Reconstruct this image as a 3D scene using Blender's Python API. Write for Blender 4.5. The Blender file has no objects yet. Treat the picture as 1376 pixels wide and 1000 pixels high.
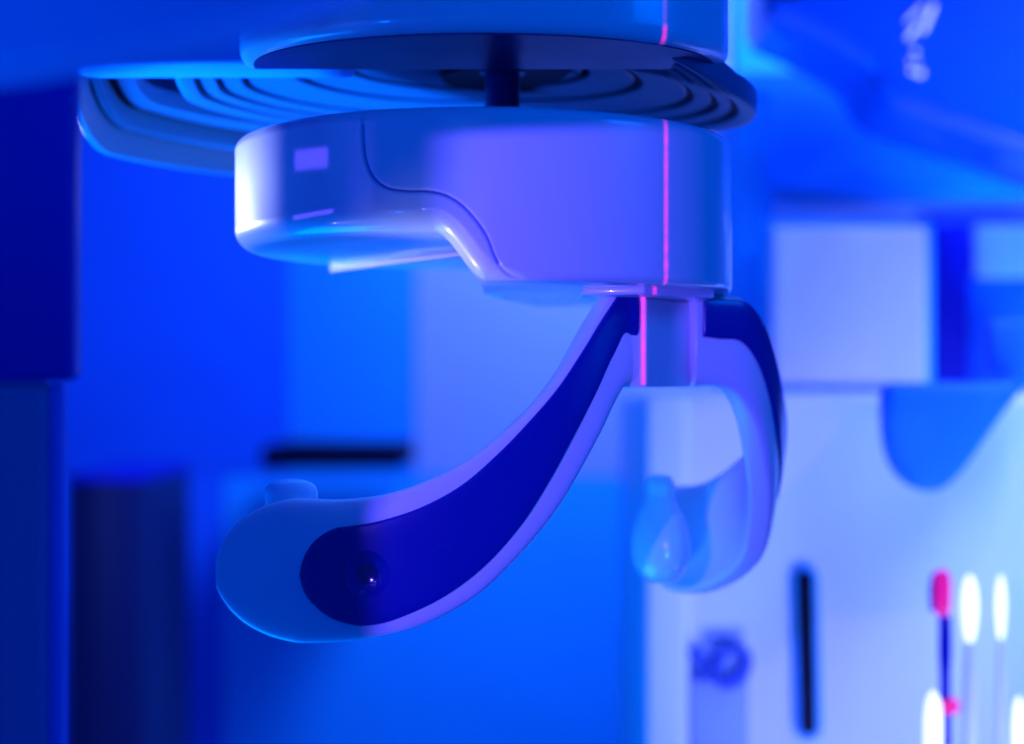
import bpy, bmesh, math
import numpy as np
from mathutils import Vector, Matrix

# ------------------------------------------------------------------ camera
ZC = 1.40                 # camera height (m)
FPX, CX, HY = 2200.0, 688.0, 520.0
def P(x, y, d):           # a point seen at photo position (x, y), d metres into the room
    return Vector(((x - CX) / FPX * d, d, ZC + (HY - y) / FPX * d))

sc = bpy.context.scene
col = sc.collection
cam_d = bpy.data.cameras.new('camera')
cam = bpy.data.objects.new('camera', cam_d)
col.objects.link(cam)
cam.location = (0, 0, ZC)
cam.rotation_euler = (math.radians(90), 0, 0)
cam_d.sensor_width = 36
cam_d.lens = FPX / 1376 * 36
cam_d.shift_y = (HY - 500) / 1376
cam_d.clip_start = 0.02
cam_d.clip_end = 50
cam_d.dof.use_dof = True
cam_d.dof.focus_distance = 0.80
cam_d.dof.aperture_fstop = 2.9
sc.camera = cam

# ------------------------------------------------------------------ light
world = bpy.data.worlds.new('World')
sc.world = world
world.use_nodes = True
wbg = world.node_tree.nodes['Background']
wbg.inputs[0].default_value = (0.0, 0.034, 0.46, 1)
wbg.inputs[1].default_value = 1.0
sc.view_settings.view_transform = 'Standard'
sc.view_settings.look = 'None'
sc.view_settings.exposure = 0.0
sc.view_settings.gamma = 1.0

def aim(o, target):
    o.rotation_euler = (Vector(target) - o.location).to_track_quat('-Z', 'Y').to_euler()

def area(name, loc, target, sx, sy, power, colr, spread=180):
    l = bpy.data.lights.new(name, 'AREA')
    l.shape = 'RECTANGLE'; l.size = sx; l.size_y = sy
    l.energy = power; l.color = colr; l.spread = math.radians(spread)
    o = bpy.data.objects.new(name, l); col.objects.link(o)
    o.location = loc; aim(o, target)
    return o

def spot(name, loc, target, power, colr, cone, radius, blend=0.3):
    l = bpy.data.lights.new(name, 'SPOT')
    l.energy = power; l.color = colr; l.spot_size = math.radians(cone)
    l.spot_blend = blend; l.shadow_soft_size = radius
    o = bpy.data.objects.new(name, l); col.objects.link(o)
    o.location = loc; aim(o, target)
    return o

class LN:                 # tiny node-math helper for lamp gobos
    def __init__(s, lamp):
        lamp.data.use_nodes = True
        s.nt = lamp.data.node_tree
        s.em = [n for n in s.nt.nodes if n.type == 'EMISSION'][0]
        tc = s.nt.nodes.new('ShaderNodeTexCoord')
        sp = s.nt.nodes.new('ShaderNodeSeparateXYZ')
        s.nt.links.new(tc.outputs['Normal'], sp.inputs[0])
        az = s.m('ABSOLUTE', sp.outputs[2])
        s.u = s.m('DIVIDE', sp.outputs[0], az)
        s.v = s.m('DIVIDE', sp.outputs[1], az)
    def m(s, op, a, b=None, c=None):
        n = s.nt.nodes.new('ShaderNodeMath'); n.operation = op
        for i, q in enumerate((a, b, c)):
            if q is None: continue
            if isinstance(q, (int, float)): n.inputs[i].default_value = q
            else: s.nt.links.new(q, n.inputs[i])
        return n.outputs[0]
    def ramp(s, x, lo, hi):          # 0 below lo, 1 above hi
        n = s.nt.nodes.new('ShaderNodeMapRange'); n.interpolation_type = 'SMOOTHSTEP'
        n.inputs[1].default_value = lo; n.inputs[2].default_value = hi
        n.inputs[3].default_value = 0; n.inputs[4].default_value = 1
        s.nt.links.new(x, n.inputs[0]); return n.outputs[0]

def local_uv(lamp, p):
    bpy.context.view_layer.update()
    q = lamp.matrix_world.inverted() @ Vector(p)
    return q.x / -q.z, q.y / -q.z

# violet key lamp left of the camera with barn doors
key = spot('violet_lamp', (-0.35, 0.10, ZC + 0.04), (0.08, 0.82, ZC), 36.0, (0.108, 0.062, 1.0), 75, 0.0012, 0.15)
k = LN(key)
u_house, v_house = local_uv(key, P(592, 240, 0.75))
u_arm, v_arm = local_uv(key, P(506, 770, 0.79))
_, v_mid = local_uv(key, P(650, 430, 0.78))
up = k.ramp(k.v, v_mid - 0.02, v_mid + 0.02)
mh = k.ramp(k.u, u_house - 0.016, u_house + 0.030)
ma = k.ramp(k.u, u_arm - 0.012, u_arm + 0.014)
mask = k.m('ADD', k.m('MULTIPLY', up, mh), k.m('MULTIPLY', k.m('SUBTRACT', 1.0, up), ma))
v_top = 0.147
mask = k.m('MULTIPLY', mask, k.m('SUBTRACT', 1.0, k.ramp(k.v, v_top, v_top + 0.012)))
def window(lamp_nodes, a, b, soft, gain, slant=None):
    (ua, va), (ub, vb) = a, b
    n_ = lamp_nodes
    q = n_.m('MULTIPLY', n_.ramp(n_.u, min(ua, ub) - soft, min(ua, ub) + soft), n_.m('SUBTRACT', 1.0, n_.ramp(n_.u, max(ua, ub) - soft, max(ua, ub) + soft)))
    v_ = n_.v if slant is None else n_.m('SUBTRACT', n_.v, n_.m('MULTIPLY', n_.m('SUBTRACT', n_.u, ua), slant))
    q = n_.m('MULTIPLY', q, n_.ramp(v_, min(va, vb) - soft, min(va, vb) + soft))
    q = n_.m('MULTIPLY', q, n_.m('SUBTRACT', 1.0, n_.ramp(v_, max(va, vb) - soft, max(va, vb) + soft)))
    return n_.m('MULTIPLY', q, gain)
def cyl(px, py):          # point on the round housing seen at (px, py)
    best = min((abs(CX + FPX * (-0.015 + .132 * math.sin(t)) / (.88 - .132 * math.cos(t)) - px), t) for t in np.linspace(-1.38, 1.38, 1500))[1]
    d = .88 - .132 * math.cos(best); return (-0.015 + .132 * math.sin(best), d, ZC + (HY - py) / FPX * d)
mask = k.m('ADD', mask, window(k, local_uv(key, cyl(396, 229)), local_uv(key, cyl(440, 198)), 0.0022, 0.6))
a_, b_ = local_uv(key, cyl(394, 293)), local_uv(key, cyl(447, 283.5))
mask = k.m('ADD', mask, window(k, (a_[0], a_[1] - .0006), (b_[0], a_[1] + .0006), 0.0006, 1.6, (b_[1] - a_[1]) / (b_[0] - a_[0])))
k.nt.links.new(mask, k.em.inputs['Strength'])

# cold lamp from behind on the left, flagged above and below
rim = spot('cold_rim_lamp', (-0.72, 1.42, ZC + 0.09), (-0.13, 0.90, ZC + 0.10), 115.0, (0.40, 0.46, 1.0), 40, 0.03, 0.2)
k = LN(rim)
_, v0 = local_uv(rim, (-0.145, 0.90, ZC + 0.0725))
_, v1 = local_uv(rim, (-0.145, 0.90, ZC + 0.142))
k.nt.links.new(k.m('MULTIPLY', k.ramp(k.v, v0 - 0.004, v0 + 0.012), k.m('SUBTRACT', 1.0, k.ramp(k.v, v1 - 0.004, v1))), k.em.inputs['Strength'])
# unseen blue lamp added low behind to brighten undersides
area('blue_under_fill', (-0.50, 1.10, ZC - 0.60), (-0.16, 0.98, ZC + 0.12), 0.5, 0.4, 5.5, (0.0, 0.17, 1.0), 130)
spot('disc_fill', (-0.52, 0.98, ZC - 0.22), (-0.17, 0.99, ZC + 0.155), 85.0, (0.0, 0.19, 1.0), 34, 0.05, 0.6)  # unseen spot added to brighten the left of the disc
spot('slab_fill', (-0.55, 0.10, ZC - 0.12), (-0.18, 0.47, ZC + 0.12), 5.5, (0.0, 0.14, 1.0), 34, 0.03, 0.8)  # unseen spot added to brighten the top left slab
# blue lamp high on the right
area('blue_side_lamp', (0.85, 0.45, ZC + 0.42), (0.10, 0.85, ZC + 0.12), 0.3, 0.3, 0.7, (0.0, 0.14, 1.0), 90)
# unseen fill lamps added for the background, a pad and a fillet glint
area('panel_fill', (0.80, 1.06, ZC + 0.72), (0.58, 1.36, ZC - 0.05), 0.5, 0.25, 6.5, (0.14, 0.21, 1.0), 70)  # added above to brighten the pale panel
area('unit_fill', (0.42, 0.85, ZC - 0.52), (0.19, 1.32, ZC - 0.10), 0.25, 0.15, 0.85, (0.25, 0.34, 1.0), 64)  # added low down to brighten the white unit
area('blue_fill_lamp', (0.78, 0.98, ZC - 0.50), (0.45, 1.55, ZC + 0.24), 0.3, 0.2, 2.2, (0.02, 0.16, 1.0), 50)  # added blue fill for the slab and overhead arm
spot('pad_fill', (-0.20, 0.20, ZC - 0.35), tuple(P(890, 712, .95)), 9.0, (0.12, 0.42, 1.0), 6.5, 0.01, 0.5)  # added narrow spot that brightens the far temple pad
area('wall_fill', (0.40, 1.60, ZC + 0.8), (0.25, 2.4, ZC - 0.30), 0.5, 0.3, 21.0, (0.085, 0.19, 1.0), 130)  # added to brighten the back wall
area('fillet_glint_fill', (-0.56, 0.72, ZC - 0.34), (-0.018, 0.765, ZC + 0.072), 0.022, 0.022, 0.007, (0.6, 0.6, 1.0), 7)  # added to put a glint on the housing fillet

# red line laser, fan of light standing upright
laser = spot('line_laser', (0.1767, 0.10, ZC), (0.0735, 0.783, ZC), 20.0, (1.0, 0.0, 0.38), 60, 0.0005, 0.1)
k = LN(laser)
w = k.m('SUBTRACT', 1.0, k.ramp(k.m('ABSOLUTE', k.u), 0.0003, 0.0028))
fade = k.m('ADD', 0.12, k.m('MULTIPLY', 0.88, k.m('SUBTRACT', 1.0, k.ramp(k.v, 0.175, 0.20))))
fade = k.m('ADD', fade, k.m('MULTIPLY', k.ramp(k.v, 0.230, 0.236), k.m('SUBTRACT', 1.0, k.ramp(k.v, 0.247, 0.253))))
nz = k.nt.nodes.new('ShaderNodeTexNoise'); nz.noise_dimensions = '1D'; nz.inputs['Scale'].default_value = 160; nz.inputs['Detail'].default_value = 4
k.nt.links.new(k.v, nz.inputs['W'])
fade = k.m('MULTIPLY', fade, k.m('ADD', 0.35, k.m('MULTIPLY', nz.outputs['Fac'], 1.3)))
k.nt.links.new(k.m('MULTIPLY', fade, k.m('MULTIPLY', w, k.ramp(k.v, 0.000, 0.003))), k.em.inputs['Strength'])

# ------------------------------------------------------------------ materials
def mat(name, base, rough=0.4, metal=0.0, coat=0.0, spec=0.5, bump=0.0, scale=300, var=0.06, sss=0.0, trans=0.0, emit=None, estr=0.0):
    m = bpy.data.materials.new(name); m.use_nodes = True
    nt = m.node_tree; b = nt.nodes['Principled BSDF']
    b.inputs['Roughness'].default_value = rough
    b.inputs['Metallic'].default_value = metal
    b.inputs['Coat Weight'].default_value = coat
    b.inputs['Coat Roughness'].default_value = 0.08
    b.inputs['Specular IOR Level'].default_value = spec
    tc = nt.nodes.new('ShaderNodeTexCoord')
    nz = nt.nodes.new('ShaderNodeTexNoise'); nz.inputs['Scale'].default_value = 9; nz.inputs['Detail'].default_value = 5
    nt.links.new(tc.outputs['Object'], nz.inputs['Vector'])
    mx = nt.nodes.new('ShaderNodeMix'); mx.data_type = 'RGBA'
    mx.inputs[6].default_value = (*[c * (1 - var) for c in base], 1)
    mx.inputs[7].default_value = (*[min(1, c * (1 + var)) for c in base], 1)
    nt.links.new(nz.outputs['Fac'], mx.inputs[0])
    nt.links.new(mx.outputs[2], b.inputs['Base Color'])
    mr = nt.nodes.new('ShaderNodeMapRange')
    mr.inputs[3].default_value = max(0.02, rough - 0.05); mr.inputs[4].default_value = min(1, rough + 0.05)
    n2 = nt.nodes.new('ShaderNodeTexNoise'); n2.inputs['Scale'].default_value = 35
    nt.links.new(tc.outputs['Object'], n2.inputs['Vector'])
    nt.links.new(n2.outputs['Fac'], mr.inputs[0]); nt.links.new(mr.outputs[0], b.inputs['Roughness'])
    if bump:
        n3 = nt.nodes.new('ShaderNodeTexNoise'); n3.inputs['Scale'].default_value = scale
        nt.links.new(tc.outputs['Object'], n3.inputs['Vector'])
        bp = nt.nodes.new('ShaderNodeBump'); bp.inputs['Strength'].default_value = bump; bp.inputs['Distance'].default_value = 0.0005
        nt.links.new(n3.outputs['Fac'], bp.inputs['Height']); nt.links.new(bp.outputs[0], b.inputs['Normal'])
    if trans:
        b.inputs['Transmission Weight'].default_value = trans; b.inputs['IOR'].default_value = 1.25
    if sss:
        b.inputs['Subsurface Weight'].default_value = sss
        b.inputs['Subsurface Radius'].default_value = (0.3, 0.6, 1.0)
        b.inputs['Subsurface Scale'].default_value = 0.01
    if emit:
        b.inputs['Emission Color'].default_value = (*emit, 1); b.inputs['Emission Strength'].default_value = estr
    return m

M = dict(
    white=mat('white_gloss_plastic', (0.80, 0.80, 0.80), 0.30, coat=0.6, bump=0.05, scale=900, var=0.02),
    satin=mat('white_satin_plastic', (0.80, 0.80, 0.80), 0.45, coat=0.2, bump=0.09, scale=900, var=0.035),
    navy=mat('navy_soft_plastic', (0.003, 0.002, 0.22), 0.26, coat=0.35, bump=0.12, scale=1200, var=0.08),
    navygloss=mat('navy_gloss_plastic', (0.003, 0.002, 0.12), 0.12, coat=1.0, var=0.08),
    dark=mat('black_rubber', (0.003, 0.003, 0.02), 0.6, spec=0.1, bump=0.1),
    darkplate=mat('dark_shade_plate', (0.01, 0.015, 0.16), 0.35, metal=0.3),
    disc=mat('moulded_disc_plastic', (0.02, 0.16, 0.27), 0.42, spec=0.35, bump=0.04, scale=600),
    blue=mat('blue_paint', (0.02, 0.40, 0.80), 0.45, bump=0.05),
    royal=mat('royal_blue_paint', (0.01, 0.008, 0.44), 0.5),
    slate=mat('slate_paint', (0.01, 0.25, 0.44), 0.5),
    silicone=mat('pale_silicone', (0.42, 0.86, 0.98), 0.30, coat=0.6, var=0.03),
    wallblue=mat('wall_tone_blue', (0.0, 0.20, 0.74), 0.7, var=0.08),  # wall tones hold differences of light in their colour
    wallmid=mat('wall_tone_mid', (0.01, 0.52, 0.92), 0.7, var=0.08),
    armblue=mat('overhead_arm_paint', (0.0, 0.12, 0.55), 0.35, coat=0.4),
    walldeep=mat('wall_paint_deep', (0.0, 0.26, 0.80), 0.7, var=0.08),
    walllow=mat('wall_tone_low', (0.01, 0.64, 0.94), 0.7, var=0.08),
    wallpale=mat('wall_tone_pale', (0.80, 0.78, 0.85), 0.7, var=0.05),
    body=mat('unit_white_paint', (0.78, 0.80, 0.80), 0.4, coat=0.2, var=0.03),
    label=mat('lilac_label_film', (0.50, 0.32, 0.85), 0.5, var=0.15),
    glint_rib=mat('lilac_glint_rib', (0.34, 0.15, 0.42), 0.5),  # lilac stands in for violet light
    print_=mat('print_blue', (0.0, 0.05, 0.42), 0.5),
    plate=mat('label_plate_blue', (0.30, 0.42, 0.80), 0.5),
    chrome=mat('polished_steel', (0.75, 0.78, 0.8), 0.15, metal=1.0),
    navypaint=mat('navy_cabinet_paint', (0.012, 0.014, 0.07), 0.45),
    red=mat('red_glow_plastic', (0.75, 0.01, 0.06), 0.4, emit=(0.8, 0.0, 0.42), estr=0.6),  # red plastic given an added magenta glow
    lamp=mat('highlight_glow', (0.9, 0.9, 0.9), 0.4, emit=(0.85, 0.95, 1.0), estr=1.25),  # emission drawn in place of bright highlights
    glint=mat('glint_glow', (0.9, 0.9, 0.9), 0.4, emit=(0.45, 0.45, 1.0), estr=1.2),  # emission drawn in place of small reflections
)

# ------------------------------------------------------------------ builders
def link(name, me, material, parent=None, smooth=True):
    if smooth:
        for p in me.polygons: p.use_smooth = True
    if material: me.materials.append(material)
    o = bpy.data.objects.new(name, me); col.objects.link(o)
    if parent: o.parent = parent
    return o

def from_arrays(name, verts, faces, material, parent=None, smooth=True):
    me = bpy.data.meshes.new(name)
    me.from_pydata([tuple(v) for v in verts], [], [tuple(int(i) for i in f) for f in faces])
    me.validate(); me.update()
    bm = bmesh.new(); bm.from_mesh(me); bmesh.ops.recalc_face_normals(bm, faces=bm.faces); bm.to_mesh(me); bm.free()
    return link(name, me, material, parent, smooth)

def thing(name, label, cat, group=None):
    o = bpy.data.objects.new(name, None); col.objects.link(o)
    return tag(o, label, cat, group)

def tag(o, label, cat, group=None):
    o['label'] = label; o['category'] = cat
    if group: o['group'] = group
    return o

def rbox(name, lo, hi, r, material, parent=None, seg=4):
    bm = bmesh.new(); bmesh.ops.create_cube(bm, size=1)
    lo, hi = Vector(lo), Vector(hi)
    lo, hi = Vector(map(min, lo, hi)), Vector(map(max, lo, hi))
    c, s = (lo + hi) / 2, hi - lo
    for v in bm.verts: v.co = Vector((v.co.x * s.x + c.x, v.co.y * s.y + c.y, v.co.z * s.z + c.z))
    if r: bmesh.ops.bevel(bm, geom=bm.edges[:], offset=r, segments=seg, profile=0.5, affect='EDGES')
    me = bpy.data.meshes.new(name); bm.to_mesh(me); bm.free()
    o = link(name, me, material, parent)
    sharp(o)
    return o

def sharp(o, deg=35):
    me = o.data
    bm = bmesh.new(); bm.from_mesh(me)
    for e in bm.edges:
        if len(e.link_faces) == 2 and e.calc_face_angle(0) > math.radians(deg): e.smooth = False
    bm.to_mesh(me); bm.free()

def pbox(name, x0, y0, x1, y1, d0, d1, r, material, parent=None):   # front face seen at x0..x1, y0..y1
    a, b = P(x0, y1, d0), P(x1, y0, d0)
    return rbox(name, (a.x, d0, a.z), (b.x, d1, b.z), r, material, parent)

def prism(name, pts, z0, z1, r, material, parent=None, seg=3):       # plan polygon pulled up
    bm = bmesh.new()
    f = bm.faces.new([bm.verts.new((x, y, z0)) for x, y in pts])
    ex = bmesh.ops.extrude_face_region(bm, geom=[f])
    for v in ex['geom']:
        if isinstance(v, bmesh.types.BMVert): v.co.z = z1
    bmesh.ops.recalc_face_normals(bm, faces=bm.faces)
    if r: bmesh.ops.bevel(bm, geom=[e for e in bm.edges if e.calc_face_angle(0) > 0.6], offset=r, segments=seg, profile=0.5, affect='EDGES')
    me = bpy.data.meshes.new(name); bm.to_mesh(me); bm.free()
    o = link(name, me, material, parent); sharp(o); return o

def plate(name, pts, depth, r, material, parent=None, seg=3):        # outline (3D points on one plane) pulled back along +Y
    bm = bmesh.new()
    f = bm.faces.new([bm.verts.new(p) for p in pts])
    ex = bmesh.ops.extrude_face_region(bm, geom=[f])
    for v in ex['geom']:
        if isinstance(v, bmesh.types.BMVert): v.co.y += depth
    bmesh.ops.recalc_face_normals(bm, faces=bm.faces)
    if r: bmesh.ops.bevel(bm, geom=[e for e in bm.edges if e.calc_face_angle(0) > 0.9], offset=r, segments=seg, profile=0.5, affect='EDGES')
    me = bpy.data.meshes.new(name); bm.to_mesh(me); bm.free()
    o = link(name, me, material, parent); sharp(o); return o

def lathe(name, prof, cx, cy, material, parent=None, n=160, a0=0, a1=360, smooth_deg=40, rscale=None, sag=0.0, lift=0.0):
    full = abs(a1 - a0) >= 360
    k = n if full else n + 1
    ang = [math.radians(a0 + (a1 - a0) * i / n) for i in range(k)]
    V, F = [], []
    for a in ang:
        lf = lift * min(max((a - math.radians(258)) / math.radians(20), 0), 1) ** 2
        f = rscale(a) if rscale else 1.0
        for r, z in prof: V.append((cx + r * f * math.sin(a), cy - r * f * math.cos(a), z - sag * max(0.0, cx + r * f * math.sin(a)) ** 1.5 + (0.014 * min(max((math.radians(72) - a) / math.radians(30), 0), 1) if sag else 0) + lf))
    m = len(prof)
    for i in range(n):
        j = (i + 1) % k
        for q in range(m - 1):
            F.append((i * m + q, j * m + q, j * m + q + 1, i * m + q + 1))
    o = from_arrays(name, V, F, material, parent)
    bm = bmesh.new(); bm.from_mesh(o.data); bmesh.ops.remove_doubles(bm, verts=bm.verts, dist=1e-6); bm.to_mesh(o.data); bm.free()
    sharp(o, smooth_deg); return o

def catmull(A, n):
    A = np.array(A, float); out = []
    for i in range(len(A) - 1):
        p0, p1, p2, p3 = A[max(i - 1, 0)], A[i], A[i + 1], A[min(i + 2, len(A) - 1)]
        for t in np.linspace(0, 1, n, endpoint=False):
            out.append(0.5 * (2 * p1 + (p2 - p0) * t + (2 * p0 - 5 * p1 + 4 * p2 - p3) * t * t + (3 * p1 - p0 - 3 * p2 + p3) * t ** 3))
    out.append(A[-1]); return np.array(out)

def ribbon(name, U, L, t, material, parent=None, p=4.0, sub=7, m=44, off=0.0, taper=None):
    """closed band swept between an upper edge U and a lower edge L (3D), half thickness t, superellipse section"""
    U, L = catmull(U, sub), catmull(L, sub)
    C = (U + L) / 2
    T = np.gradient(C, axis=0); H = (U - L) / 2
    N = np.cross(T, H); N /= np.linalg.norm(N, axis=1)[:, None] + 1e-12
    if N[len(N) // 4][1] > 0: N = -N              # outer side faces the camera
    V, F = [], []
    n = len(C)
    hh = np.linalg.norm(H, axis=1)
    for i in range(n):
        ti = min(t, hh[i] * 0.9 + 0.0003)
        for j in range(m):
            a = 2 * math.pi * j / m
            ca, sa = math.cos(a), math.sin(a)
            cx = math.copysign(abs(ca) ** (2 / p), ca); cy = math.copysign(abs(sa) ** (2 / p), sa)
            V.append(C[i] + H[i] * cx + N[i] * (ti * cy + off))
    for i in range(n - 1):
        for j in range(m):
            jj = (j + 1) % m
            F.append((i * m + j, i * m + jj, (i + 1) * m + jj, (i + 1) * m + j))
    F.append(tuple(range(m))[::-1]); F.append(tuple(range((n - 1) * m, n * m)))
    return from_arrays(name, V, F, material, parent)

def tube(name, pts, r, material, parent=None, m=10, sub=8):
    C = catmull(pts, sub); V, F = [], []
    T = np.gradient(C, axis=0); T /= np.linalg.norm(T, axis=1)[:, None]
    for i in range(len(C)):
        a = np.cross(T[i], (0, 1, 0.01)); a /= np.linalg.norm(a); b = np.cross(T[i], a)
        for j in range(m):
            q = 2 * math.pi * j / m; V.append(C[i] + r * (math.cos(q) * a + math.sin(q) * b))
    for i in range(len(C) - 1):
        for j in range(m):
            jj = (j + 1) % m; F.append((i * m + j, i * m + jj, (i + 1) * m + jj, (i + 1) * m + j))
    F.append(tuple(range(m))[::-1]); F.append(tuple(range((len(C) - 1) * m, len(C) * m)))
    return from_arrays(name, V, F, material, parent)

# ------------------------------------------------------------------ the setting
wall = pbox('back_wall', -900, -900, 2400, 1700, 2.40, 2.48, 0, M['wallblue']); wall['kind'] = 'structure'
pbox('panel', -700, -700, 386, 640, 2.36, 2.399, 0.002, M['wallblue'], wall)  # panel colours hold the uneven light along the wall
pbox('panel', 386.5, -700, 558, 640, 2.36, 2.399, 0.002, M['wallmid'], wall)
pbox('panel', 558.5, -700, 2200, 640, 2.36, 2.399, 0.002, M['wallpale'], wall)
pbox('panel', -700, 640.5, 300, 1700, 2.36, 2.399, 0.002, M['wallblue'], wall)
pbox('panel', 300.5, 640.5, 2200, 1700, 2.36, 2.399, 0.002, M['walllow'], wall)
ceil_ = rbox('ceiling', (-1.6, 0.9, ZC + 1.15), (1.9, 2.5, ZC + 1.2), 0, M['wallblue']); ceil_['kind'] = 'structure'

o = pbox('wall_shelf', 350, 600, 542, 630, 2.05, 2.30, 0.004, M['dark'])
tag(o, 'thin dark wall shelf behind the left arm', 'shelf')

# dark cabinet low on the left, rounded front corner
cab = thing('dark_cabinet', 'dark navy cabinet with rounded edge low on the left', 'cabinet')
pa, pb = P(90, 650, 1.9), P(105, 650, 1.9)
pts = [(pa.x, 2.2), (pa.x, 1.9)] + [(pb.x + 0.0 + 0.07 * math.sin(a), 1.97 - 0.07 * math.cos(a)) for a in np.linspace(0, math.pi / 2, 14)] + [(pb.x + 0.07, 2.2)]
prism('cabinet_body', pts, 0.3, pa.z, 0, M['navypaint'], cab)
prism('cabinet_top', [(x * 1.0, y - 0.004) for x, y in pts], pa.z + 0.001, pa.z + 0.012, 0, M['royal'], cab)

# white control unit behind on the right
unit = thing('control_unit', 'large white control unit with dark slot and printed mark behind right arm', 'machine')
pbox('cabinet_shell', 866, 528, 1560, 1400, 1.30, 1.60, 0.012, M['body'], unit)
pbox('corner_post', 868, 532, 926, 1400, 1.288, 1.2985, 0.005, M['body'], unit)
sl = [(1082, 778), (1087, 978)]
def capsule(a, b, r, n=10):
    a, b = Vector((a[0], a[1])), Vector((b[0], b[1])); d = (b - a).normalized(); s = Vector((-d.y, d.x)); out = []
    for i in range(n + 1):
        q = math.pi * i / n; out.append(a + r * (s * math.cos(q) - d * math.sin(q)))
    for i in range(n + 1):
        q = math.pi * i / n; out.append(b + r * (-s * math.cos(q) + d * math.sin(q)))
    return [(p.x, p.y) for p in out]
bz = plate('slot_bezel', [P(x, y, 1.294) for x, y in capsule(*sl, 19)], 0.0055, 0.002, M['blue'], unit)
plate('slot', [P(x, y, 1.291) for x, y in capsule(*sl, 11)], 0.006, 0.001, M['dark'], bz)
lp = pbox('label_plate', 928, 868, 1006, 1300, 1.2945, 1.2995, 0.002, M['plate'], unit)
pbox('small_print', 944, 847, 1000, 859, 1.2965, 1.2995, 0.0006, M['plate'], unit)
def stroke(pts, w, parent, d=1.2925):
    n = len(pts)
    V = catmull([(x, y, 0) for x, y in pts], 8)
    L, R = [], []
    for i in range(len(V)):
        t = V[min(i + 1, len(V) - 1)] - V[max(i - 1, 0)]; t /= np.linalg.norm(t) + 1e-9
        L.append(P(V[i][0] - t[1] * w, V[i][1] + t[0] * w, d)); R.append(P(V[i][0] + t[1] * w, V[i][1] - t[0] * w, d))
    m = len(V); vs = L + R + [p + Vector((0, 0.0018, 0)) for p in L + R]; F = []
    for i in range(m - 1):
        F += [(i, i + 1, m + i + 1, m + i), (2 * m + i, 3 * m + i, 3 * m + i + 1, 2 * m + i + 1),
              (i, 2 * m + i, 2 * m + i + 1, i + 1), (m + i, m + i + 1, 3 * m + i + 1, 3 * m + i)]
    F += [(0, m, 3 * m, 2 * m), (m - 1, 3 * m - 1, 4 * m - 1, 2 * m - 1)]
    return from_arrays('printed_letter', vs, F, M['print_'], parent, smooth=False)
stroke([(930, 870), (936, 880), (950, 900), (962, 916)], 8, unit, 1.2905)
stroke([(934, 914), (946, 900), (958, 888), (966, 878)], 8, unit, 1.2925)
stroke([(962, 918), (970, 876), (990, 874), (1003, 884), (999, 904), (986, 917), (966, 919)], 8, unit, 1.2885)

# pale panel above it
pan = thing('display_panel', 'pale square panel with blue rim right of the scanner', 'panel')
pbox('panel_face', 1038, 304, 1247, 517, 1.45, 1.47, 0.006, M['wallpale'], pan)
pbox('panel_frame', 1028, 296, 1256, 526, 1.462, 1.50, 0.006, M['wallmid'], pan)

# blue cabinet far right with pale window
rc = thing('blue_wall_cabinet', 'deep blue cabinet with pale square window at right edge', 'cabinet')
pbox('cabinet_body', 1250, 290, 1500, 522, 1.60, 1.9, 0.008, M['wallblue'], rc)
pbox('door', 1256, 300, 1304, 515, 1.59, 1.599, 0.003, M['royal'], rc)
pbox('window', 1312, 302, 1460, 372, 1.585, 1.599, 0.003, M['wallpale'], rc)

# upright pillar behind the scanner
o = pbox('support_pillar', 985, 120, 1040, 520, 1.52, 1.7, 0.01, M['wallmid'])
tag(o, 'mid blue upright pillar behind the right side of the housing', 'pillar')

# rounded blue paddle
pd = thing('rounded_paddle', 'blurred rounded blue paddle hanging above the instruments', 'paddle')
pts = [(1190, 514), (1190, 560), (1194, 600), (1206, 632), (1226, 653), (1250, 661), (1274, 655), (1298, 632), (1324, 596), (1352, 556), (1376, 526), (1388, 514)]
cm = catmull([(x, y, 0) for x, y in pts[1:]], 5)
plate('paddle_body', [P(1190, 514, 1.22)] + [P(x, y, 1.22) for x, y, _ in cm], 0.03, 0.008, M['walldeep'], pd)
pbox('paddle_bracket', 1330, 430, 1420, 505, 1.251, 1.27, 0.004, M['wallblue'], pd)

# dental instruments standing lower right
def rod(name, prof, x, d, material, parent, lean=0.0, n=28):
    pr = [(r, P(x, y, d).z) for r, y in prof]
    o = lathe(name, pr, P(x, 0, d).x, d, material, parent, n=n)
    return o
pen = thing('instrument_pen', 'dark blue slim instrument with red tip and red ring', 'instrument')
rod('tip', [(0, 764), (.0045, 768), (.0062, 780), (.0062, 812), (.0045, 826), (0, 828)], 1266, 1.15, M['red'], pen)
rod('tip_guard', [(0, 768), (.004, 772), (.0055, 790), (.005, 820), (0, 824)], 1259, 1.153, M['navy'], pen)
rod('shaft', [(0, 826), (.0046, 828), (.0048, 880), (.004, 905), (.0045, 1060), (0, 1062)], 1270, 1.15, M['navy'], pen)
rod('ring', [(.0046, 939), (.0066, 941), (.0066, 956), (.0046, 958)], 1276, 1.149, M['red'], pen)
def handpiece(x, top, bot, r, d, label):
    t = thing('highlight_handpiece', label, 'instrument', 'handpieces in the instrument holder, highlights drawn as glow')
    rod('highlight_tube', [(0, top), (r * .45, top + 4), (r * .8, top + 16), (r, top + 38), (r * .95, bot - 34), (r * .7, bot - 12), (r * .4, bot)], x, d, M['lamp'], t)  # glow stands in for the bright highlight on the handpiece
    rod('handle', [(r * .41, bot + .5), (r * .6, bot + 14), (r * .8, bot + 60), (r * .7, 1300), (0, 1301)], x, d, M['body'], t)
handpiece(1303, 772, 862, .0058, 1.17, 'thicker handpiece, highlight drawn as white glow, right of the red tipped instrument')
handpiece(1345, 772, 858, .0036, 1.17, 'thin handpiece, highlight drawn as white glow, near the right edge')
handpiece(1254, 928, 1090, .0062, 1.12, 'low handpiece, highlight drawn as white glow, left of the red ring')
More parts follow.
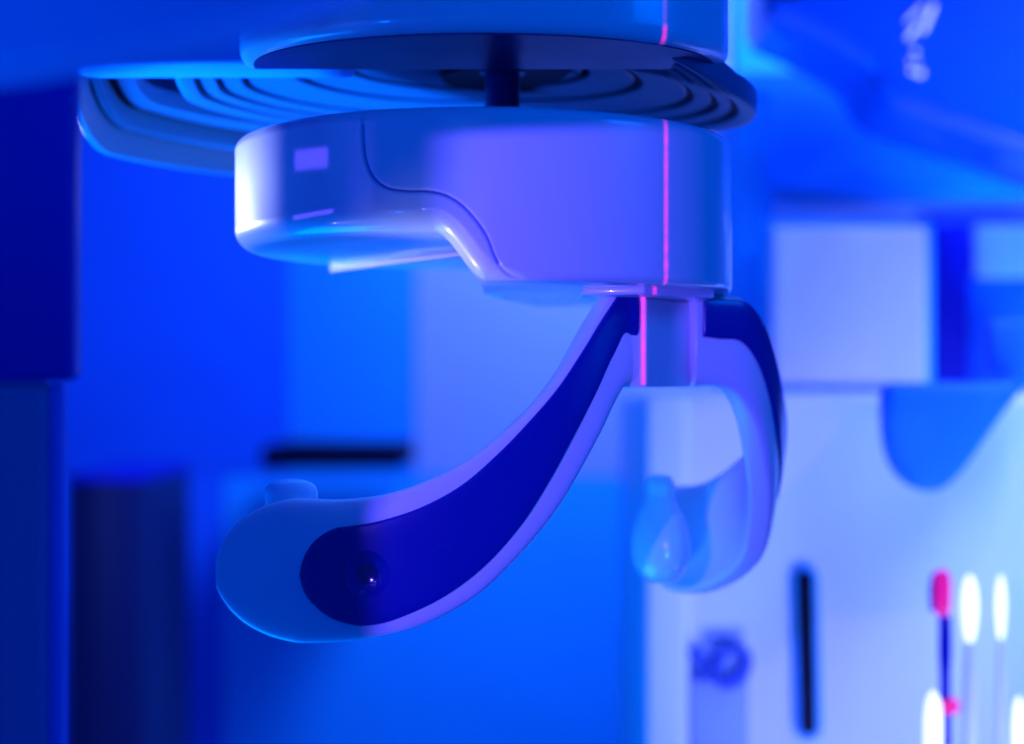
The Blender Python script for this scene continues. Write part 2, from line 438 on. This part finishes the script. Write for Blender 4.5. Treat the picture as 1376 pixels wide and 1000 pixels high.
handpiece(1369, 935, 1090, .0045, 1.12, 'low handpiece, highlight drawn as white glow, cut by the right edge')

# overhead arm on the right
oh = thing('overhead_arm', 'large rounded blue overhead arm across the top right', 'machine arm')
pts = [(1030, -260), (1030, 20), (1100, 50), (1165, 88), (1185, 120), (1205, 142), (1240, 157), (1376, 205), (1560, 262), (1560, -260)]
cm = catmull([(x, y, 0) for x, y in pts[1:-1]], 5)
plate('arm_body', [P(1030, -260, 1.40)] + [P(x, y, 1.40) for x, y, _ in cm] + [P(1560, -260, 1.40)], 0.16, 0.02, M['armblue'], oh, 5)
def glint_bar(x0, y0, x1, y1, w):
    plate('glint_bar', [P(x, y, 1.396) for x, y in capsule((x0, y0), (x1, y1), w, 5)], 0.004, 0, M['glint'], oh)  # glow stands in for sparkling reflections on the arm
glint_bar(1240, 8, 1220, 28, 1.5); glint_bar(1255, 8, 1242, 40, 2.5); glint_bar(1232, 38, 1222, 50, 2.5)
for (x, y, q) in [(1231, 69, 2.5), (1225, 82, 2), (1233, 81, 1.5), (1226, 95, 2.5), (1237, 98, 4)]:
    glint_bar(x - .5, y, x + .5, y, q)
lo = thing('lower_overhead_slab', 'bright blue slab under the overhead arm at right', 'slab')
pts = [P(980, 90, 1.60), P(1500, 90, 1.60), P(1500, 262, 1.60), P(1210, 268, 1.60), P(1120, 262, 1.60), P(980, 244, 1.60)]
plate('slab_body', pts, 0.10, 0.006, M['wallmid'], lo)
o = pbox('rail', 990, 268, 1600, 290, 1.61, 1.66, 0.006, M['wallpale'], lo)
o = pbox('arm_edge_slab', 985, -200, 1700, 300, 1.75, 1.8, 0.006, M['wallmid'])
tag(o, 'broad blue board behind the overhead arm at upper right', 'board')

# ------------------------------------------------------------------ near left column and slab (out of focus)
sc_col = thing('sensor_column', 'tall out of focus deep blue column along the left edge', 'column')
pbox('upper_housing', -260, -200, 98, 512, 0.645, 0.660, 0.004, M['royal'], sc_col)
pbox('lower_mast', -260, 513, 62, 1300, 0.648, 0.660, 0.003, M['slate'], sc_col)
pbox('mast_edge', 63, 515, 84, 1300, 0.650, 0.658, 0.002, M['wallblue'], sc_col)
sl = thing('overhead_slab', 'bright blue out of focus slab across the top left corner', 'slab')
pts = [P(-300, -300, .47), P(-300, 112, .47), P(0, 78, .47), P(150, 50, .47), P(330, 5, .47), P(520, -60, .47), P(520, -300, .47)]
plate('slab_body', pts, 0.05, 0.01, M['wallmid'], sl)

# ------------------------------------------------------------------ rotating gantry
AX, AY, R = -0.015, 0.88, 0.132
gan = thing('scanner_gantry', 'scanner turntable with round drum and grooved disc above the housing', 'scanner')
pbox('beam', -400, -400, 470, 88, 0.862, 0.90, 0.004, M['blue'], gan)
# drum: half round front
DX, DY, HW, HD = -0.0145, 0.850, 0.126, 0.092
zb = ZC + 0.1655
V, F = [], []
ang = [math.radians(a) for a in np.linspace(-90, 90, 97)]
prof = [(0.0, 0.35)] + [(0.0, zz) for zz in (0.30, 0.24, 0.20)] + [(0.007 * (1 - math.cos(q)), 0.1655 + 0.007 * (1 - math.sin(q))) for q in np.linspace(0, math.pi / 2, 7)]
prof = [(dr, z) for dr, z in prof]
for a in ang:
    for dr, z in prof: V.append((DX + (HW - dr) * math.sin(a), DY - (HD - dr) * math.cos(a), ZC + z))
m = len(prof)
for i in range(len(ang) - 1):
    for q in range(m - 1): F.append((i * m + q, (i + 1) * m + q, (i + 1) * m + q + 1, i * m + q + 1))
F.append([i * m for i in range(len(ang))]); F.append([0] + list(range(1, m)) + [(len(ang) - 1) * m + q for q in range(m - 1, -1, -1)])
drum = from_arrays('drum', V, F, M['white'], gan); sharp(drum, 40)
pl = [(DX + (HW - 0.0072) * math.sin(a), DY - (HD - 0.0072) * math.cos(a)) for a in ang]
prism('underside_shade_plate', pl, zb - 0.0006, zb + 0.004, 0, M['darkplate'], drum)  # dark colour stands in for shade under the drum
# grooved disc
DCX, DCY = (628 - CX) / FPX * 0.90, 0.90
base = [(0.0, .1785), (.05, .1775), (.07, .1765), (.10, .1735), (.13, .1690), (.155, .1640), (.176, .1570)]
gro = [(0.069, .0045), (0.099, .0050), (0.128, .0042), (0.142, .0042), (0.1535, .0042)]
rs = np.interp
def bz_(r): return float(np.interp(r, [b[0] for b in base], [b[1] for b in base]))
prof = [(0.026, .215), (0.026, .186), (0.036, .1785)]
for r, wd in gro:
    prof += [(r - wd - .0012, bz_(r - wd) - .0004), (r - wd, bz_(r - wd) + .0006), (r - wd + .0008, bz_(r) + .006), (r - .0006, bz_(r) + .007), (r, bz_(r) - .0006), (r + .0010, bz_(r) - .0010), (r + .003, bz_(r + .003) - .0004)]
prof += [(0.1600, bz_(.16) - .0005), (0.1625, bz_(.16) + .0002), (0.1640, bz_(.16) + .003), (0.1640, bz_(.16) + .012)]
def disc_r(a): return 1 - 0.20 * min(max((math.radians(105) - a) / math.radians(55), 0), 1) ** 1.5
disc = lathe('grooved_disc', [(r, ZC + z) for r, z in prof], DCX, DCY, M['disc'], gan, n=180, a0=40, a1=280, rscale=disc_r, sag=0.26, lift=0.05)
for r, wd in gro:
    lathe('groove_ring', [(q, ZC + bz_(r) + .0016) for q in (r - wd + .0007, r - wd * .5, r - .0004)], DCX, DCY, M['dark'], disc, n=150, a0=40, a1=280, rscale=disc_r, sag=0.26, lift=0.05)
def ring_r(a): return 1 + 0.10 * min(max((a - math.radians(205)) / math.radians(65), 0), 1)
ring = lathe('outer_ring', [(r, ZC + z) for r, z in [(.1645, .172), (.1645, .1622), (.172, .1592), (.1735, .168), (.1772, .168), (.1775, .1495), (.180, .1475), (.1815, .1475), (.182, .149), (.183, .149), (.1835, .1462), (.186, .1380), (.188, .1340), (.1915, .1335), (.194, .137), (.195, .150), (.195, .19), (.188, .192)]], DCX - 0.006, DCY, M['disc'], gan, n=120, a0=172, a1=280, rscale=ring_r, lift=0.05)
lathe('groove_ring', [(.1737, ZC + .1612), (.177, ZC + .1600)], DCX - 0.006, DCY, M['dark'], ring, n=100, a0=172, a1=280, rscale=ring_r, lift=0.05)
lathe('groove_ring', [(.1816, ZC + .1483), (.1832, ZC + .1478)], DCX - 0.006, DCY, M['dark'], ring, n=100, a0=172, a1=280, rscale=ring_r, lift=0.05)
lathe('hub_socket', [(r, ZC + z) for r, z in [(0.0, .1752), (.038, .1752), (.0405, .1742), (.042, .1775)]], (690 - CX) / FPX * .93, 0.93, M['dark'], disc, n=80)
lathe('shaft', [(.0095, ZC + z) for z in (.12, .17)] + [(.0125, ZC + .1702), (.0125, ZC + .18)], (675 - CX) / FPX * .89, 0.89, M['darkplate'], gan, n=48)

# ------------------------------------------------------------------ head support
head = thing('head_support', 'white head support housing with two curved arms and navy inlays', 'head support')

def th_of(px):
    lo_, hi_ = -1.38, 1.42
    for _ in range(60):
        md = (lo_ + hi_) / 2
        v = CX + FPX * (AX + R * math.sin(md)) / (AY - R * math.cos(md))
        if v < px: lo_ = md
        else: hi_ = md
    return md
def tz(px, py):
    t = th_of(px); d = AY - R * math.cos(t)
    return t, (HY - py) / FPX * d
seam = [tz(*q) for q in [(487, 130), (487, 160), (488, 190), (492, 218), (503, 240), (520, 252), (545, 256.5), (575, 257), (600, 263), (622, 277), (641, 298), (655, 320), (664, 343), (674, 360), (688, 370), (702, 373.5)]]
seam = catmull([(a, b, 0) for a, b in seam], 10)[:, :2]
ZT = 0.1292
t_s0, t_s1 = th_of(578), th_of(655)
def zbot(t):
    s = 1.0
    if t < t_s1:
        x = min(max((t - t_s0) / (t_s1 - t_s0), 0), 1); s = x * x * (3 - 2 * x)
    if t > math.radians(165):
        x = (t - math.radians(165)) / math.radians(8); x = min(x, 1); s = 1 - x * x * (3 - 2 * x)
    return 0.0715 + (0.0488 - 0.0715) * s
th = np.concatenate([np.linspace(-math.pi, -1.75, 40, endpoint=False), np.linspace(-1.75, -0.62, 130, endpoint=False),
                     np.linspace(-0.62, 0.10, 300, endpoint=False), np.linspace(0.10, 1.75, 150, endpoint=False), np.linspace(1.75, math.pi, 70, endpoint=False)])
zb_arr = np.array([zbot(t) for t in th])
bcurve = np.stack([th * R, zb_arr], 1)
NV = 190
V = []
rho_l, rho_r = 0.011, 0.0045
fr = np.linspace(0, 1, NV) ; fr = fr * 0.6 + 0.4 * fr ** 2
for i, t in enumerate(th):
    z = zb_arr[i] + (ZT - zb_arr[i]) * fr
    p = np.stack([np.full(NV, t * R), z], 1)
    near = bcurve[np.abs(bcurve[:, 0] - t * R) < 0.025]
    d = np.sqrt(((p[:, None, :] - near[None]) ** 2).sum(2)).min(1)
    w_ = min(max((t - t_s1) / 0.12, 0), 1) if t < 2.5 else 0.5
    rho = rho_l + (rho_r - rho_l) * w_
    q = np.clip(d / rho, 0, 1)
    rad = R - rho * (1 - np.sqrt(1 - (1 - q) ** 2))
    dt = ZT - z; rt = 0.006; q = np.clip(dt / rt, 0, 1); rad -= rt * (1 - np.sqrt(1 - (1 - q) ** 2))
    if -0.72 < t < 0.15:
        ds = np.sqrt(((p[:, None, :] - (seam * np.array([R, 1]))[None]) ** 2).sum(2)).min(1)
        rad -= 0.0013 * np.exp(-(ds / 0.00062) ** 2)
    for rr, zz in zip(rad, z): V.append((AX + rr * math.sin(t), AY - rr * math.cos(t), ZC + zz))
    # underside rings
    for kx in (0.10, 0.085, 0.05, 0.015):
        V.append((AX + kx * math.sin(t), AY - kx * math.cos(t), ZC + zb_arr[i]))
    for kx in (0.115, 0.06, 0.012):
        V.append((AX + kx * math.sin(t), AY - kx * math.cos(t), ZC + ZT + 0.0005))
m = NV + 7; n = len(th); F = []
for i in range(n):
    j = (i + 1) % n
    for q in range(NV - 1): F.append((i * m + q, j * m + q, j * m + q + 1, i * m + q + 1))
    seq = [0, NV, NV + 1, NV + 2, NV + 3]
    for a, b in zip(seq, seq[1:]): F.append((j * m + a, i * m + a, i * m + b, j * m + b))
    seq = [NV - 1, NV + 4, NV + 5, NV + 6]
    for a, b in zip(seq, seq[1:]): F.append((i * m + a, j * m + a, j * m + b, i * m + b))
F.append([i * m + NV + 3 for i in range(n)]); F.append([i * m + NV + 6 for i in range(n)])
hous = from_arrays('housing', V, F, M['white'], head); sharp(hous, 50)
# dark gasket lying in the seam
sp = [(AX + (R - 0.0012) * math.sin(a), AY - (R - 0.0012) * math.cos(a), ZC + b) for a, b in seam[::3] if b < ZT - 0.004 and b > 0.055]
tube('seam_gasket', sp, 0.0006, M['royal'], hous, m=8, sub=3)
# rib under the raised lobe, coloured lilac for a streak of violet light
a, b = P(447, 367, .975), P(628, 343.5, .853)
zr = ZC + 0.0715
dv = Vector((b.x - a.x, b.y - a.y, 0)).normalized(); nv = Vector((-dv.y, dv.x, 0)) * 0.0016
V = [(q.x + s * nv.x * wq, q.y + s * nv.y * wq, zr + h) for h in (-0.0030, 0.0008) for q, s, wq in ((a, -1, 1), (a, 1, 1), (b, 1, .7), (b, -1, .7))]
from_arrays('underside_glint_rib', V, [(0, 1, 2, 3), (7, 6, 5, 4), (0, 4, 5, 1), (1, 5, 6, 2), (2, 6, 7, 3), (3, 7, 4, 0)], M['glint_rib'], hous, smooth=False)

# mounting plate and stem
p0, p1 = P(784, 380, .80), P(958, 380, .84)
prism('mount_plate', [(p0.x, .808), (P(866, 0, .80).x, .80), (p1.x, .835), (p1.x, .90), (p0.x, .90)], ZC + 0.0452, ZC + 0.0495, 0.0010, M['white'], head)
A, B, B2, C2 = P(824, 0, .834), P(864, 0, .829), P(868, 0, .829), P(938, 0, .876)
zs0, zs1 = ZC - 0.0002, ZC + 0.0450
stem = prism('stem', [(A.x, .834), (B.x, .829), (B2.x + .0002, .8292), (P(900, 0, .850).x, .851), (C2.x, .876), (C2.x, .905), (A.x, .905)], zs0, zs1, 0.0012, M['white'], head)

def pts3(L): return [tuple(P(*q)) for q in L]
# near arm
nU = [(862, 383), (838, 382), (817, 390), (795, 422), (772, 461), (745, 506), (708, 550), (655, 598), (600, 634), (530, 661), (465, 671)]
nL = [(862, 516), (842, 517), (832, 521), (816, 550), (797, 591), (770, 642), (737, 696), (690, 752), (635, 803), (565, 840), (490, 858)]
nD = [.838, .836, .832, .827, .821, .815, .809, .803, .799, .796, .797]
for a in np.radians([0, 14, 28, 42, 54, 65, 74, 81, 86, 89.3]):
    nU.append((404 - 109 * math.sin(a), 767 - 97 * math.cos(a))); nL.append((420 - 125 * math.sin(a), 767 + 96 * math.cos(a)))
    nD.append(.800 + .010 * math.sin(a))
arm = ribbon('support_arm', pts3([(x, y, d) for (x, y), d in zip(nU, nD)]), pts3([(x, y, d) for (x, y), d in zip(nL, nD)]), 0.0085, M['satin'], head, p=4.5)
nx_ = [(u[0] + l[0]) / 2 for u, l in zip(nU, nL)]
def dn(x): return float(np.interp(x, nx_[::-1], nD[::-1])) - 0.0088
iU = [(858, 402), (855, 394), (838, 389), (812, 424), (785, 468), (752, 518), (715, 562), (670, 609), (620, 652), (565, 682), (510, 700)]
iL = [(858, 446), (855, 451), (841, 453), (822, 482), (800, 530), (771, 586), (739, 645), (700, 706), (650, 762), (592, 805), (530, 833)]
for a in np.radians([0, 15, 30, 44, 56, 66, 75, 82, 87, 89.3]):
    iU.append((470 - 66 * math.sin(a), 773 - 66 * math.cos(a))); iL.append((490 - 86 * math.sin(a), 773 + 68 * math.cos(a)))
mid = [dn((a[0] + b[0]) / 2) for a, b in zip(iU, iL)]
inl = ribbon('inlay', pts3([(x, y, d) for (x, y), d in zip(iU, mid)]), pts3([(x, y, d) for (x, y), d in zip(iL, mid)]), 0.0014, M['navy'], arm, p=3)
# round concave dish sunk into the inlay
def carve(o, c, r):
    bm = bmesh.new(); bmesh.ops.create_uvsphere(bm, u_segments=48, v_segments=32, radius=r)
    for v in bm.verts: v.co += c
    me = bpy.data.meshes.new('cutter'); bm.to_mesh(me); bm.free()
    q = bpy.data.objects.new('cutter', me); col.objects.link(q)
    md = o.modifiers.new('cut', 'BOOLEAN'); md.operation = 'DIFFERENCE'; md.object = q; md.solver = 'EXACT'
    bpy.context.view_layer.update()
    dg = bpy.context.evaluated_depsgraph_get()
    new = bpy.data.meshes.new_from_object(o.evaluated_get(dg))
    o.modifiers.clear(); o.data = new
    bpy.data.objects.remove(q); bpy.data.meshes.remove(me)
    sharp(o, 30)
RC = 0.0205
front = P(490, 772, dn(490) - 0.0014)
cc = Vector((front.x, front.y - RC + 0.0034, front.z))
carve(inl, cc, RC); carve(arm, cc, RC + 0.0010)
V, F = [], []; n = 48
rr_ = [0.0, .0018, .004, .006, .008, .0098, .0110]
for i in range(n):
    a = 2 * math.pi * i / n
    for r in rr_: V.append((cc.x + max(r, .00005) * math.cos(a), cc.y + math.sqrt((RC + .0003) ** 2 - r * r), cc.z + r * math.sin(a)))
m = len(rr_)
for i in range(n):
    for q in range(m - 1): F.append((i * m + q, ((i + 1) % n) * m + q, ((i + 1) % n) * m + q + 1, i * m + q + 1))
from_arrays('screw_dish', V, F, M['navygloss'], arm)

# far arm
fU = [(925, 390, .870), (960, 396, .876), (990, 402, .882), (1009, 428, .889), (1023, 470, .898), (1033, 520, .910), (1037, 560, .925), (1032, 588, .942), (1015, 606, .958), (985, 632, .974), (950, 651, .989), (905, 657, 1.0), (884, 690, 1.006)]
fL = [(925, 521, .870), (950, 519, .874), (975, 526, .878), (992, 546, .882), (1005, 576, .888), (1014, 620, .897), (1020, 665, .908), (1019, 710, .921), (1010, 752, .934), (982, 780, .953), (945, 796, .974), (902, 793, .993), (883, 755, 1.004)]
farm = ribbon('support_arm', pts3(fU), pts3(fL), 0.0085, M['satin'], head, p=4.5)
fUc, fLc = np.array(pts3(fU)), np.array(pts3(fL))
f0 = [None, .06, .045, .05, .07, .08, .10, .12, .14]
f1 = [None, .49, .47, .50, .55, .58, .60, .62, .64]
T = np.gradient((fUc + fLc) / 2, axis=0); N = np.cross(T, fUc - fLc); N /= np.linalg.norm(N, axis=1)[:, None]
if N[3][1] > 0: N = -N
iu = [fUc[i] * (1 - f0[i]) + fLc[i] * f0[i] + N[i] * 0.0088 for i in range(1, 9)]
il = [fUc[i] * (1 - f1[i]) + fLc[i] * f1[i] + N[i] * 0.0088 for i in range(1, 9)]
# square start near the stem
s0 = fUc[0] * .7 + fUc[1] * .3; s1 = fLc[0] * .7 + fLc[1] * .3
iu = [s0 * (1 - .08) + s1 * .08 + N[0] * .0088] + iu; il = [s0 * .52 + s1 * .48 + N[0] * .0088] + il
ribbon('inlay', iu, il, 0.0014, M['navy'], farm, p=3)

# temple pads
def pad(c, ax, scale=1.0):
    """c: centre of bulb; ax: unit vector (plan) of pad width; pad thickness runs across it"""
    axv = Vector((ax[0], ax[1], 0)).normalized(); th_ = Vector((-axv.y, axv.x, 0))
    # z, half width, half thickness
    pr = [(-.0285, .001, .001), (-.0275, .008, .006), (-.0245, .015, .0105), (-.019, .021, .014), (-.011, .0245, .0158), (-.002, .0245, .0158), (.007, .021, .0140), (.015, .0165, .0112), (.0205, .0135, .0085), (.0245, .0125, .0072), (.028, .0130, .0072), (.0315, .0128, .0072), (.0345, .0105, .0062), (.0362, .006, .0038), (.0368, .001, .0008)]
    pr = catmull(pr, 4); V, F = [], []; m = 36
    for z, w_, t_ in pr:
        for j in range(m):
            a = 2 * math.pi * j / m
            V.append(c + axv * (max(w_, .0004) * math.cos(a) * scale) + th_ * (max(t_, .0003) * math.sin(a) * scale) + Vector((0, 0, z * scale)))
    for i in range(len(pr) - 1):
        for j in range(m):
            jj = (j + 1) % m; F.append((i * m + j, i * m + jj, (i + 1) * m + jj, (i + 1) * m + j))
    F.append(tuple(range(m))[::-1]); F.append(tuple(range((len(pr) - 1) * m, len(pr) * m)))
    return from_arrays('temple_pad', V, F, M['silicone'], head)
pad(P(887, 720, .948), (-.35, .93), .97)
pad(P(391, 746, .828), (-1, .1), 1.05)
